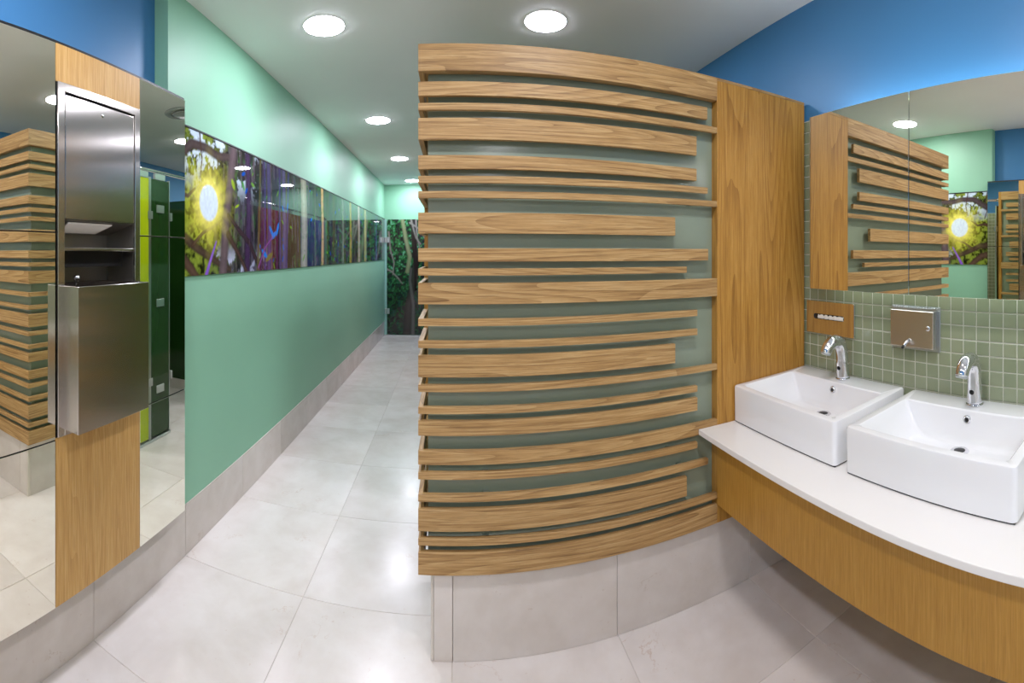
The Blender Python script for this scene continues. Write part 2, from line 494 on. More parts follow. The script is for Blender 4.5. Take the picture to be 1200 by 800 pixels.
def mural_paint(Y, Z):
    """Forest print: sun through leaves at the near end, tall trunks farther on."""
    u, v = Y, Z-1.243                      # metres along and up
    n1 = fbm(u*9, v*9); n2 = fbm(u*30, v*26); n3 = fbm(u*16, v*3.0); n4 = fbm(u*70, v*60, 2)
    n5 = fbm(u*70, v*7.0, 3); n6 = fbm(u*48, v*44, 3)
    d = np.hypot(u-1.885, (v-0.345))
    near = np.exp(-(np.maximum(u-1.80, 0)/0.24)**2)
    fargreen = smooth(2.9, 4.2, u)
    # base: dark brown violet forest with hanging roots
    img = C(40, 34, 40)*(1-fargreen[..., None])+C(30, 44, 40)*fargreen[..., None]
    a = smooth(0.45, 0.75, n3)*.9
    img = img*(1-a[..., None])+C(84, 78, 96)*a[..., None]
    a = smooth(0.52, 0.7, n5)*.7
    img = img*(1-a[..., None])+C(106, 96, 104)*a[..., None]
    a = smooth(0.55, 0.72, n2)*(.3+.7*fargreen)
    img = img*(1-a[..., None])+C(60, 132, 62)*a[..., None]
    # leaf canopy lit by the sun
    t = smooth(0.36, 0.62, n6*.6+n2*.4)
    leaf = t[..., None]*C(138, 158, 72)+(1-t)[..., None]*C(34, 44, 22)
    leaf = leaf*(0.35+1.2*n1[..., None])
    img = img*(1-near[..., None])+leaf*near[..., None]
    sky = smooth(0.52, 0.62, n1+0.35*(n4-0.5))*smooth(0.34, 0.56, v)*np.exp(-(np.maximum(u-2.2, 0)/0.25)**2)
    img = img*(1-sky[..., None])+C(208, 224, 240)*sky[..., None]
    sky2 = smooth(0.55, 0.66, n1+.3*(n4-.5))*smooth(0.18, 0.03, v)*(1-smooth(2.0, 3.0, u))*0.85
    img = img*(1-sky2[..., None])+C(204, 208, 236)*sky2[..., None]
    # halo of the sun under the branches
    h = np.exp(-(d/0.17)**2)*(.35+.6*t)
    h = np.clip(h, 0, 1)
    img = img*(1-0.8*h[..., None])+C(220, 208, 62)*0.8*h[..., None]
    br = C(78, 58, 50); br2 = C(66, 48, 62)
    img = stroke(img, u, v, [(1.57, .50), (1.66, .55), (1.73, .60), (1.86, .605), (1.97, .585), (2.08, .60)], .026, .022, C(76, 64, 64))
    img = stroke(img, u, v, [(1.57, .35), (1.63, .37), (1.70, .36), (1.76, .40)], .016, .006, br)
    img = stroke(img, u, v, [(1.57, .18), (1.68, .17), (1.79, .12), (1.90, .085), (1.99, .05), (2.1, .02)], .028, .014, C(72, 58, 50))
    img = stroke(img, u, v, [(1.57, .10), (1.66, .08), (1.74, .02), (1.80, -.03)], .03, .022, C(86, 68, 58))
    img = stroke(img, u, v, [(1.74, .14), (1.83, .20), (1.93, .235), (2.01, .27)], .011, .006, br)
    img = stroke(img, u, v, [(1.60, .66), (1.62, .58), (1.60, .50), (1.63, .42)], .007, .004, br)
    img = stroke(img, u, v, [(1.80, .66), (1.82, .54), (1.80, .45)], .006, .003, br)
    # the leaning main trunk and its neighbours
    img = stroke(img, u, v, [(2.02, -.02), (2.04, .12), (2.055, .28), (2.10, .45), (2.15, .70)], .042, .038, C(98, 84, 88))
    img = stroke(img, u, v, [(2.30, -.02), (2.33, .3), (2.31, .7)], .042, .034, C(64, 46, 74))
    img = stroke(img, u, v, [(2.08, .30), (2.22, .22), (2.34, .16), (2.46, .03)], .013, .02, C(60, 44, 52))
    img = stroke(img, u, v, [(2.08, .20), (2.2, .10), (2.3, .0)], .022, .014, C(72, 54, 52))
    img = stroke(img, u, v, [(1.86, 0), (1.90, .07), (1.955, .16)], .014, .006, C(134, 96, 190))
    r = random.Random(5)
    for k in range(60):                    # purple and brown trunks, denser with distance
        uu = 2.42*(7.3/2.42)**((k+r.random())/60)
        w = r.uniform(.006, .02)*(uu/2.4)**.6
        col = r.choice([C(58, 44, 74), C(72, 62, 112), C(60, 52, 48), C(98, 84, 84), C(52, 70, 92), C(88, 84, 56)])
        l = r.uniform(-.05, .05)
        img = stroke(img, u, v, [(uu, -.02), (uu+l*.5, .3), (uu+l, .7)], w, w*.8, col, .4, .85)
    for uu, w, col in ((2.62, .03, C(78, 70, 112)), (2.88, .035, C(88, 80, 120)), (3.30, .075, C(168, 166, 148)), (3.80, .04, C(190, 160, 112)),
                       (4.55, .05, C(120, 130, 120)), (4.9, .06, C(156, 146, 84)), (5.35, .06, C(168, 158, 150)), (5.75, .09, C(160, 160, 120)), (6.6, .06, C(90, 92, 140)), (7.1, .05, C(130, 134, 130))):
        img = stroke(img, u, v, [(uu, -.02), (uu+.01, .3), (uu-.015, .7)], w, w*.9, col, .25, .95)
    tr = smooth(0.62, 0.7, fbm(u*22, v*40))
    img = img*(1-(tr*smooth(2.9, 3.6, u)*.5)[..., None])+C(64, 118, 52)*(tr*smooth(2.9, 3.6, u)*.5)[..., None]
    for k in range(90):                    # leaves: lime near the sun, blue and green beyond
        uu = r.uniform(2.0, 7.3); vv_ = r.uniform(.02, .64)
        col = r.choice([C(40, 110, 210), C(30, 90, 190), C(70, 150, 60), C(110, 160, 60)]) if uu > 2.2 else C(160, 190, 60)
        img = blob(img, u, v, uu, vv_, r.uniform(.012, .03), col, .85, r.uniform(.25, .5), r.uniform(0, 3.1), .3)
    for uu, vv_, a in ((2.70, .22, .5), (2.76, .26, 1.1), (2.55, .10, -.5), (2.66, .24, 2.4)):
        img = blob(img, u, v, uu, vv_, .05, C(30, 130, 215), .95, .3, a, .2)
    img = blob(img, u, v, 2.62, .08, .06, C(120, 124, 50), .8, .3, .4, .3)
    img = stroke(img, u, v, [(2.46, .02), (2.56, .14), (2.68, .21)], .008, .004, C(120, 80, 140))
    # the sun itself
    glow = np.exp(-(d/0.118)**4)
    img = img*(1-.9*glow[..., None])+C(255, 246, 150)*.9*glow[..., None]
    ang = np.arctan2(v-.345, u-1.885)
    rays = np.exp(-(d/(0.10+0.05*np.abs(np.sin(ang*7))+0.05*np.abs(np.sin(ang*3.2))))**3)
    img = img*(1-.5*rays[..., None])+C(255, 244, 130)*.5*rays[..., None]
    core = 1-smooth(.078, .094, d)
    img = img*(1-core[..., None])+C(226, 240, 252)*core[..., None]
    img = img*(0.86+0.28*n4[..., None])
    g_ = img.mean(-1, keepdims=True)
    return np.clip(g_+(img-g_)*1.12, 0, 1)

def door_paint(X, Z):
    u, v = X+1.1, Z
    n1 = fbm(u*9, v*7); n2 = fbm(u*34, v*30); n3 = fbm(u*14, v*10)
    up = smooth(.5, 1.3, v)
    img = C(14, 24, 20)*(1+0*u[..., None])
    a = smooth(.42, .66, n2)*(0.35+0.65*up)
    img = img*(1-a[..., None])+C(42, 122, 58)*a[..., None]
    a = smooth(.66, .78, n2)*up
    img = img*(1-a[..., None])+C(112, 176, 150)*a[..., None]
    a = smooth(.55, .75, n3)*(1-up)*.7
    img = img*(1-a[..., None])+C(24, 74, 62)*a[..., None]
    for uu in (.5, .9):
        img = stroke(img, u, v, [(uu-.16, -.1), (uu-.12, .5), (uu-.03, .9), (uu, 1.2), (uu-.06, 1.95)], .07, .04, C(48, 40, 38), .2)
    img = stroke(img, u, v, [(.36, 1.05), (.40, 1.3), (.33, 1.6), (.27, 1.95)], .035, .03, C(128, 138, 100), .25)
    img = stroke(img, u, v, [(.45, 0), (.46, .5), (.40, .9), (.42, 1.1)], .03, .02, C(84, 80, 78), .25)
    for p in ([(.0, 1.1), (.1, 1.05), (.2, .95), (.28, .85)], [(.05, 1.7), (.08, 1.4), (.14, 1.2), (.12, 1.0)], [(.42, 1.9), (.5, 1.6), (.58, 1.5)], [(.5, 1.9), (.52, 1.6), (.6, 1.3)], [(.4, 1.85), (.55, 1.75), (.7, 1.5)]):
        img = stroke(img, u, v, p, .016, .008, C(128, 122, 116), .3)
    return np.clip(img, 0, 1)

def print_grid(name, us, vs_, to_xyz, thick, paint, mat, parent, loc):
    """A glass plate: a finely gridded printed face plus sides and a back."""
    U, V = np.meshgrid(us, vs_)
    col = paint(U, V)
    nu, nv = len(us), len(vs_)
    pts = [to_xyz(a, b, 0) for a, b in zip(U.ravel(), V.ravel())]
    faces = [(j*nu+i, j*nu+i+1, (j+1)*nu+i+1, (j+1)*nu+i) for j in range(nv-1) for i in range(nu-1)]
    k = len(pts)
    cs = [(us[0], vs_[0]), (us[-1], vs_[0]), (us[-1], vs_[-1]), (us[0], vs_[-1])]
    pts += [to_xyz(a, b, 0) for a, b in cs] + [to_xyz(a, b, thick) for a, b in cs]
    for i in range(4):
        faces.append((k+i, k+(i+1) % 4, k+4+(i+1) % 4, k+4+i))
    faces.append((k+4, k+5, k+6, k+7))
    me = bpy.data.meshes.new(name); me.from_pydata([tuple(np.array(p)-np.array(loc)) for p in pts], [], faces); me.update()
    at = me.color_attributes.new('print', 'FLOAT_COLOR', 'POINT')
    arr = np.ones((len(pts), 4), dtype=np.float32)
    arr[:k, :3] = col.reshape(-1, 3); arr[k:, :3] = (0.25, 0.4, 0.36)
    at.data.foreach_set('color', arr.ravel())
    return link(name, me, mat, parent, loc)

mural = empty('forest_mural', (XG+0.001, 1.6, 1.243), 'long glossy forest picture with a bright sun, set in the green wall', 'mural')
ylog = lambda a, b, n: a*(b/a)**np.linspace(0, 1, n)
for (a, b, n, m) in ((1.568, 3.576, 300, 150), (3.584, 5.57, 130, 100), (5.578, YE-0.004, 90, 80)):
    print_grid('glass_pane', ylog(a, b, n), np.linspace(1.243, 1.908, m),
               lambda u, v, t: (XG+0.0085-t, u, v), 0.008, mural_paint, M['print'], mural, (XG+0.0045, a, 1.243))
box('top_channel', XG+0.0005, XG+0.012, 1.568, YE-0.004, 1.909, 1.916, M['mirror_edge'], mural)

# ------------------------------------------------------------------ end of the corridor: printed glass door
door = empty('door_1', (-0.6, YE-0.03, 0), 'glass door with a dark forest print closing the corridor', None, None, 'structure')
print_grid('glass_panel', np.linspace(-1.075, -0.13, 90), np.linspace(0.02, 1.905, 150),
           lambda u, v, t: (u, YE-0.035+t, v), 0.01, door_paint, M['print'], door, (-1.075, YE-0.03, 0.02))
box('side_light', -1.121, -1.081, YE-0.036, YE-0.026, 0.003, 1.905, M['glass_edge'], door, 0.001)
box('threshold', -1.12, -0.13, YE-0.05, YE-0.01, 0.0005, 0.014, M['alu'], door)
for zz in (1.57, 0.40):
    hg = box('hinge', -1.115, -1.035, YE-0.046, YE-0.014, zz-0.045, zz+0.045, M['alu'], door, 0.003)
    box('pin', -1.083, -1.073, YE-0.052, YE-0.046, zz-0.045, zz+0.045, M['chrome'], hg, 0.001)

# ------------------------------------------------------------------ left mirror cladding
clad = empty('mirror_cladding', (XM, 0.5, 0.0), 'wall cladding of mirror panes with an oak strip holding the towel unit', 'mirror')
YC0, YC1, YO0, YO1 = -0.55, 1.574, 0.8815, 1.278
ZM = (0.279, 0.783, 1.409, 1.99)
bx0, bx1 = XBL+0.002, XM-0.005
for r in ((YC0, YO0+0.002, ZM[0]+0.004, ZM[3]), (YO1-0.002, YC1, ZM[0]+0.004, ZM[3]),
          (YO0+0.002, YO1-0.002, 1.868, ZM[3]), (YO0+0.002, YO1-0.002, ZM[0]+0.004, 0.786)):
    box('backing_board', bx0, bx1, r[0], r[1], r[2], r[3], M['mirror_edge'], clad)
for (a, b) in ((YC0, 0.165), (0.165, YO0), (YO1, YC1)):
    for k in range(3):
        box('mirror_pane', XM-0.005, XM, a+0.0012, b-0.0012, ZM[k]+(0.002 if k else 0), ZM[k+1]-(0.010 if k == 2 else 0.002), M['mirror'], clad, 0.0008)
box('oak_panel', XM-0.005, XM-0.0005, YO0+0.001, YO1-0.001, 1.866, ZM[3]-0.010, M['oak_pale'], clad)
box('oak_panel', XM-0.005, XM-0.0005, YO0+0.001, YO1-0.001, ZM[0], 0.788, M['oak_pale'], clad)

# ------------------------------------------------------------------ paper towel unit in the oak strip
tw = empty('towel_dispenser', (XM, 1.08, 0.79), 'recessed brushed steel paper towel dispenser with a projecting waste bin', 'dispenser')
y0, y1, z0, z1 = 0.886, 1.272, 0.79, 1.865
fw = 0.027
fx0, fx1 = XM-0.004, XM+0.006
boxes('frame', [(fx0, fx1, y0, y0+fw, z0, z1), (fx0, fx1, y1-fw, y1, z0, z1),
                (fx0, fx1, y0+fw, y1-fw, z1-fw, z1), (fx0, fx1, y0+fw, y1-fw, z0, z0+fw)], M['steel'], tw, 0.0015)
iy0, iy1 = y0+fw, y1-fw
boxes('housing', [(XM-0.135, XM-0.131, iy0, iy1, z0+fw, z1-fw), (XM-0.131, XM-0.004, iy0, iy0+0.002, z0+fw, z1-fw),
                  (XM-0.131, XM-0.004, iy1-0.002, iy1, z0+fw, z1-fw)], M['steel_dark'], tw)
dr = box('door', XM-0.012, XM+0.003, iy0+0.004, iy1-0.003, 1.452, z1-fw-0.006, M['steel'], tw, 0.003, 2)
lathe('lock', [(0.0, 0.0), (0.006, 0.0), (0.008, -0.002)], 14, M['chrome'], dr, (XM+0.004, 1.08, 1.80), 'X')
# towel chute: sloping tray with the mouth and a folded towel
bm = bmesh.new()
q = [(XM-0.006, iy0+0.003, 1.449), (XM-0.006, iy1-0.003, 1.449), (XM-0.125, iy1-0.003, 1.412), (XM-0.125, iy0+0.003, 1.412)]
vs1 = [bm.verts.new((p[0]-XM, p[1]-iy0, p[2]-1.4)) for p in q]; vs2 = [bm.verts.new((p[0]-XM, p[1]-iy0, p[2]-1.398)) for p in q]
bm.faces.new(vs1); bm.faces.new(vs2[::-1])
for i in range(4): bm.faces.new((vs1[i], vs1[(i+1) % 4], vs2[(i+1) % 4], vs2[i]))
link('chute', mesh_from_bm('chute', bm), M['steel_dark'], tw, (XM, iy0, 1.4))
bm = bmesh.new()
q = [(XM-0.015, iy0+0.03, 1.444), (XM-0.015, iy1-0.10, 1.444), (XM-0.085, iy1-0.11, 1.418), (XM-0.085, iy0+0.05, 1.418)]
vs1 = [bm.verts.new((p[0]-XM, p[1]-iy0, p[2]-1.4)) for p in q]; vs2 = [bm.verts.new((p[0]-XM, p[1]-iy0, p[2]-1.4045)) for p in q]
bm.faces.new(vs1); bm.faces.new(vs2[::-1])
for i in range(4): bm.faces.new((vs1[i], vs1[(i+1) % 4], vs2[(i+1) % 4], vs2[i]))
link('paper_towel', mesh_from_bm('paper_towel', bm), M['paper'], tw, (XM, iy0, 1.4))
box('shelf', XM-0.131, XM+0.002, iy0+0.002, iy1-0.002, 1.353, 1.363, M['steel'], tw, 0.002)
box('recess_apron', XM-0.06, XM-0.055, iy0+0.002, iy1-0.002, 1.30, 1.353, M['dark'], tw)
# waste bin: open topped box standing out of the frame
b0, b1, bz0, bz1 = 0.908, 1.240, 0.812, 1.247
bxo, t_ = -0.977, 0.004
boxes('waste_bin', [(bxo-t_, bxo, b0, b1, bz0, bz1), (XM-0.118, bxo-t_, b0, b0+t_, bz0, bz1), (XM-0.118, bxo-t_, b1-t_, b1, bz0, bz1),
                    (XM-0.118, bxo-t_, b0+t_, b1-t_, bz0, bz0+t_), (XM-0.118, XM-0.114, b0+t_, b1-t_, bz0+t_, bz1)], M['steel'], tw, 0.0008)
kn = lathe('knob', [(0.0, 0.0), (0.006, 0.0), (0.005, 0.006), (0.005, 0.014), (0.009, 0.017), (0.0115, 0.024), (0.009, 0.031), (0.0, 0.034)], 16, M['chrome'], tw, (XM-0.02, 0.985, 1.243))

# ------------------------------------------------------------------ slatted partition on its plinth
plinth = empty('partition_plinth', (0.6, 1.6, 0), 'cream marble plinth carrying the slatted oak partition', 'plinth')
XPB = -0.072
PH = 0.302
box('plinth_core', XPB+0.02, XR, PB+0.02, 1.56, 0.0, PH-0.004, M['grout'], plinth)
box('plinth_core', XPB+0.02, -0.012, 1.56, YSE-0.04, 0.0, PH-0.004, M['grout'], plinth)
edges = [XPB+0.009, 0.0, 0.567, 1.144, XR-0.001]
for a, b in zip(edges, edges[1:]):
    box('plinth_slab', a+0.0008, b-0.0008, PB, PB+0.02, 0.0005, PH, M['stone'], plinth, 0.001)
box('plinth_slab', XPB, XPB+0.02, PB+0.0205, YSE-0.03, 0.0005, PH, M['stone'], plinth, 0.001)
box('corner_bead', XPB, XPB+0.009, PB, PB+0.02, 0.0005, PH, M['grout'], plinth, 0.002)

part = empty('slatted_partition', (0.6, 1.52, PH), 'oak slatted partition with grey-green glass infill and a tall oak end panel', 'partition')
XPR = PS*math.tan((840.5-XV)/F)          # slats meet the oak panel
XPW = 1.4365                             # panel meets the wall
GY = PS+0.040                            # glass face
GX = XS+0.030
def zy(yp): return H-(yp-YH)*PS/(F*math.cos((495-XV)/F))
ZT, ZB = zy(51.0), zy(673.8)
slats = [(51.0, 83, 0), (95.5, 112, 829), (120.5, 128.8, 0), (138, 163.5, 816.5), (181.8, 198, 816.5), (206, 214.3, 829.5),
         (223.8, 231.8, 0), (249, 273.5, 791.5), (290.8, 306.5, 830), (314.5, 322.8, 805), (331.5, 356.5, 0), (373.5, 382, 817.5),
         (399.3, 407.8, 817.5), (416.5, 442, 791.5), (451, 459.3, 0), (476.8, 485, 817.5), (493, 510.5, 817.5), (528, 544.5, 0),
         (553.5, 561.8, 817.5), (579.5, 588, 830), (596.3, 622.5, 805), (631, 639.3, 0), (647, 673.8, 0)]
ST = 0.017                               # slat thickness
for k, (ya, yb, xe) in enumerate(slats):
    za, zb = zy(ya), zy(yb)
    xr = XPR if xe == 0 else PS*math.tan((xe-XV)/F)
    th = 0.032 if k == 0 else ST
    full = xe == 0
    # front slat, mitred against the end slat at the corner
    def mitre(pts, name, mat):
        c = (sum(p[0] for p in pts)/4, sum(p[1] for p in pts)/4, (za+zb)/2)
        bm = bmesh.new()
        lo = [bm.verts.new((p[0]-c[0], p[1]-c[1], zb-c[2])) for p in pts]
        hi = [bm.verts.new((p[0]-c[0], p[1]-c[1], za-c[2])) for p in pts]
        bm.faces.new(lo[::-1]); bm.faces.new(hi)
        for i in range(4): bm.faces.new((lo[i], lo[(i+1) % 4], hi[(i+1) % 4], hi[i]))
        bmesh.ops.bevel(bm, geom=list(bm.edges), offset=0.0008, segments=1, affect='EDGES')
        return link(name, mesh_from_bm(name, bm), mat, part, c)
    mitre([(XS, PS), (xr, PS), (xr, PS+th), (XS+th, PS+th)], 'slat', M['oak_x'])
    ye = YSE-0.03 if full else PS + (0.27 if xe > 812 else 0.23)
    mitre([(XS, PS), (XS+th, PS+th), (XS+th, ye), (XS, ye)], 'slat', M['oak_y'])
    # the stand-offs that hold a short slat off the glass
    for xx in ((0.1, xr-0.12) if th == ST else ()):
        box('spacer', xx, xx+0.02, PS+th, GY, (za+zb)/2-0.006, (za+zb)/2+0.006, M['screen_glass'], part)
box('glass_infill', GX, XPR+0.012, GY, GY+0.008, ZB+0.012, ZT-0.012, M['screen_glass'], part)
box('glass_infill', GX, GX+0.008, GY+0.008, YSE-0.028, ZB+0.012, ZT-0.012, M['screen_glass'], part)
box('backing_panel', GX+0.008, XPW, GY+0.008, GY+0.03, ZB, ZT-0.002, M['oak_z'], part)
box('backing_panel', GX+0.008, GX+0.024, GY+0.03, YSE-0.028, ZB, ZT-0.002, M['oak_z'], part)
box('oak_panel', XPR+0.0005, XPW, PS, GY+0.008, ZB, ZT-0.012, M['oak_z'], part, 0.001)
box('top_cap', XPR+0.0005, XPW, PS, GY+0.03, ZT-0.0115, ZT, M['oak_x'], part, 0.001)
box('top_cap', XS+0.033, XPR, PS+0.033, GY+0.03, ZT-0.012, ZT, M['oak_x'], part, 0.001)
box('end_post', XS, XS+0.06, YSE-0.03, YSE, ZB, ZT, M['oak_z'], part, 0.001)
box('base_rail', XS+0.03, XPW, PS+0.033, GY+0.03, PH, ZB+0.012, M['dark'], part)
box('base_rail', XS+0.03, XS+0.06, GY+0.03, YSE-0.03, PH, ZB+0.012, M['dark'], part)

# ------------------------------------------------------------------ vanity
XC, XA = 0.883, 0.966
ZCT = 0.6825
YV0 = -1.1
van = empty('vanity_unit', (XA, 0.2, 0.375), 'wall hung oak veneer apron cabinet under the white countertop', 'cabinet')
box('apron', XA, XA+0.02, YV0, PS-0.002, 0.375, 0.6615, M['oak_apron'], van, 0.0008)
box('carcass', XA+0.02, XR-0.003, YV0+0.001, PS-0.003, 0.39, 0.6615, M['oak_apron'], van)
ct = box('countertop', XC, XR-0.001, YV0-0.03, PS-0.001, 0.662, ZCT, M['counter'], None, 0.0025, 2)
tag(ct, 'white solid surface countertop carrying the two wash basins', 'countertop')

def rrect(x0, x1, y0, y1, r, n=5):
    out = []
    for cx, cy, a0 in ((x1-r, y1-r, 0), (x0+r, y1-r, 90), (x0+r, y0+r, 180), (x1-r, y0+r, 270)):
        for k in range(n+1):
            a = math.radians(a0+90*k/n)
            out.append((cx+r*math.cos(a), cy+r*math.sin(a)))
    return out

def basin_mesh():
    """Block basin, local origin at the middle of its front foot; x runs to the wall."""
    W, D = 0.268, 0.395
    hz = lambda x: 0.1425+0.018*max(0, min(1, x/D))
    loops = []
    def L(x0, x1, yh, r, z): loops.append([(x, y, z(x) if callable(z) else z) for x, y in rrect(x0, x1, -yh, yh, r)])
    L(0.008, D-0.008, W-0.008, 0.010, 0.0035)
    L(0.001, D-0.001, W-0.001, 0.014, 0.006)
    L(0, D, W, 0.014, lambda x: hz(x)-0.008)
    L(0.002, D-0.002, W-0.002, 0.013, lambda x: hz(x)-0.002)
    L(0.007, D-0.007, W-0.007, 0.010, hz)
    ix0, ix1, iw = 0.030, 0.292, W-0.032
    L(ix0-0.004, ix1+0.004, iw+0.004, 0.012, hz)
    L(ix0+0.001, ix1-0.001, iw-0.001, 0.012, lambda x: hz(x)-0.004)
    L(ix0+0.007, ix1-0.004, iw-0.012, 0.014, lambda x: hz(x)-0.03)
    L(ix0+0.016, ix1-0.010, iw-0.040, 0.020, 0.074)
    L(ix0+0.022, ix1-0.014, iw-0.055, 0.022, 0.058)
    L(ix0+0.034, ix1-0.022, iw-0.072, 0.024, 0.050)
    L(ix0+0.12, ix1-0.028, 0.05, 0.02, 0.046)
    bm = bmesh.new()
    R = [[bm.verts.new(p) for p in lp] for lp in loops]
    n = len(R[0])
    for a, b in zip(R, R[1:]):
        for i in range(n): bm.faces.new((a[i], a[(i+1) % n], b[(i+1) % n], b[i]))
    bm.faces.new(R[0][::-1]); bm.faces.new(R[-1])
    # plain foot that stands on the counter
    foot = [rrect(0.010, D-0.010, -W+0.010, W-0.010, 0.01)]
    a = [bm.verts.new((x, y, 0.0003)) for x, y in foot[0]]; b = [bm.verts.new((x, y, 0.004)) for x, y in foot[0]]
    for i in range(len(a)): bm.faces.new((a[i], a[(i+1) % len(a)], b[(i+1) % len(a)], b[i]))
    bm.faces.new(a[::-1])
    me = mesh_from_bm('basin_body', bm, True)
    me.materials.append(M['porcelain'])
    try: me.set_sharp_from_angle(angle=math.radians(34))
    except Exception: pass
    return me
b_me = basin_mesh()
XB = 1.0428
def basin(yc, label):
    t = empty('wash_basin', (XB, yc, ZCT), label, 'basin', 'white block basins on the countertop')
    link('bowl', b_me, None, t, (XB, yc, ZCT))
    box('shadow_gap_seal', XB+0.006, XB+0.389, yc-0.262, yc+0.262, ZCT, ZCT+0.0035, M['dark'], t)  # dark seal that also paints the shadow gap under the basin
    dz = ZCT+0.0465
    dn = lathe('drain', [(0.0, 0.001), (0.012, 0.001), (0.020, 0.003), (0.027, 0.003), (0.030, 0.0)], 24, M['chrome'], t, (XB+0.232, yc, dz))
    lathe('drain_hole', [(0.0, 0.0036), (0.016, 0.0036), (0.018, 0.0028)], 20, M['black'], dn, (XB+0.232, yc, dz))
    ox = XB+0.2865; oz = ZCT+0.127
    ov = lathe('overflow_ring', [(0.007, -0.003), (0.0095, -0.005), (0.0125, -0.004), (0.0135, 0.002)], 20, M['chrome'], t, (ox, yc, oz), 'X')
    lathe('overflow_hole', [(0.0, -0.0035), (0.0085, -0.0035), (0.0095, 0.0)], 16, M['black'], ov, (ox, yc, oz), 'X')
    return t
B1, B2 = 1.2045, 0.628
basin(B1, 'white block wash basin against the slatted oak partition')
basin(B2, 'white block wash basin at the right edge, farther from the slatted partition')

def faucet(yc, label):
    xb = XB+0.348; zb = ZCT+0.1425+0.0165
    t = empty('sensor_faucet', (xb, yc, zb), label, 'faucet', 'chrome sensor faucets')
    lathe('base_ring', [(0.0, 0.0), (0.029, 0.0), (0.029, 0.003), (0.026, 0.005), (0.0, 0.005)], 28, M['chrome'], t, (xb, yc, zb))
    ctrl = [(0.0, 0.004), (-0.002, 0.05), (-0.005, 0.100), (-0.011, 0.128), (-0.025, 0.149), (-0.046, 0.157), (-0.067, 0.154), (-0.084, 0.144), (-0.095, 0.131), (-0.101, 0.118)]
    rr = [0.0268, 0.0252, 0.0246, 0.0250, 0.0254, 0.0252, 0.0244, 0.0232, 0.0222, 0.0212]
    P_, R_ = [], []
    for i in range(len(ctrl)-1):                       # Catmull-Rom through the control points
        p0, p1, p2, p3 = ctrl[max(i-1, 0)], ctrl[i], ctrl[i+1], ctrl[min(i+2, len(ctrl)-1)]
        for s in range(4):
            u = s/4
            f = lambda k: 0.5*((2*p1[k])+(-p0[k]+p2[k])*u+(2*p0[k]-5*p1[k]+4*p2[k]-p3[k])*u*u+(-p0[k]+3*p1[k]-3*p2[k]+p3[k])*u**3)
            P_.append((xb+f(0), yc, zb+f(1))); R_.append(rr[i]+(rr[i+1]-rr[i])*u)
    P_.append((xb+ctrl[-1][0], yc, zb+ctrl[-1][1])); R_.append(rr[-1])
    sp = tube('spout', P_, R_, M['chrome'], t, 24)
    d = Vector((-0.38, 0, -0.92)); e = Vector(P_[-1])
    tube('aerator', [e-d*0.001, e+d*0.004, e+d*0.007], [0.0212, 0.0195, 0.018], M['alu'], sp, 20)
    sx = xb-0.0275
    ey = lathe('sensor_eye', [(0.0, -0.0022), (0.0075, -0.0022), (0.0088, 0.0), (0.0088, 0.006)], 18, M['black'], t, (sx+0.0015, yc, zb+0.046), 'X')
    return t
faucet(B1, 'chrome sensor faucet on the basin against the slatted partition')
faucet(B2, 'chrome sensor faucet on the basin at the right edge')

# ------------------------------------------------------------------ dispensers on the mosaic
td = empty('tissue_dispenser', (XR, 1.319, 0.997), 'polished steel tissue plate with a long slot beside the oak partition', 'dispenser')
ty0, ty1, tz0, tz1 = 1.181, 1.457, 0.997, 1.137
sy0, sy1, sz0, sz1 = 1.235, 1.412, 1.060, 1.083
xs_ = XR-0.0115
plate_bm = bmesh.new()
outer = rrect(ty0, ty1, tz0, tz1, 0.004); inner = rrect(sy0, sy1, sz0, sz1, 0.0112)
oc = (xs_, ty0, tz0)
rings = []
for lp, xx in ((outer, XR-0.0008), (outer, xs_+0.001), (rrect(ty0+0.001, ty1-0.001, tz0+0.001, tz1-0.001, 0.004), xs_), (inner, xs_), (inner, xs_+0.004)):
    rings.append([plate_bm.verts.new((xx-oc[0], a-oc[1], b-oc[2])) for a, b in lp])
n = len(outer)
for a, b in zip(rings, rings[1:]):
    for i in range(n): plate_bm.faces.new((a[i], a[(i+1) % n], b[(i+1) % n], b[i]))
link('face_plate', mesh_from_bm('face_plate', plate_bm), M['polished'], td, oc)
box('slot_shadow', xs_+0.0045, XR-0.001, sy0-0.004, sy1+0.004, sz0-0.004, sz1+0.004, M['black'], td)
bm = bmesh.new(); N = 18
for side in (0, 1):
    pass
va = []
for i in range(N+1):
    yy = sy0+0.006+(sy1-0.03-sy0)*i/N
    w = 0.0015*math.sin(i*1.9)+0.001*math.sin(i*4.1)
    va.append([bm.verts.new((-0.001+w, yy-sy0, 0.002)), bm.verts.new((-0.004+w*1.5, yy-sy0, 0.010+0.002*math.sin(i*2.3))), bm.verts.new((0.001+w, yy-sy0, 0.020))])
for a, b in zip(va, va[1:]):
    for k in (0, 1): bm.faces.new((a[k], b[k], b[k+1], a[k+1]))
link('tissue', mesh_from_bm('tissue', bm, True), M['paper'], td, (xs_+0.004, sy0, sz0))

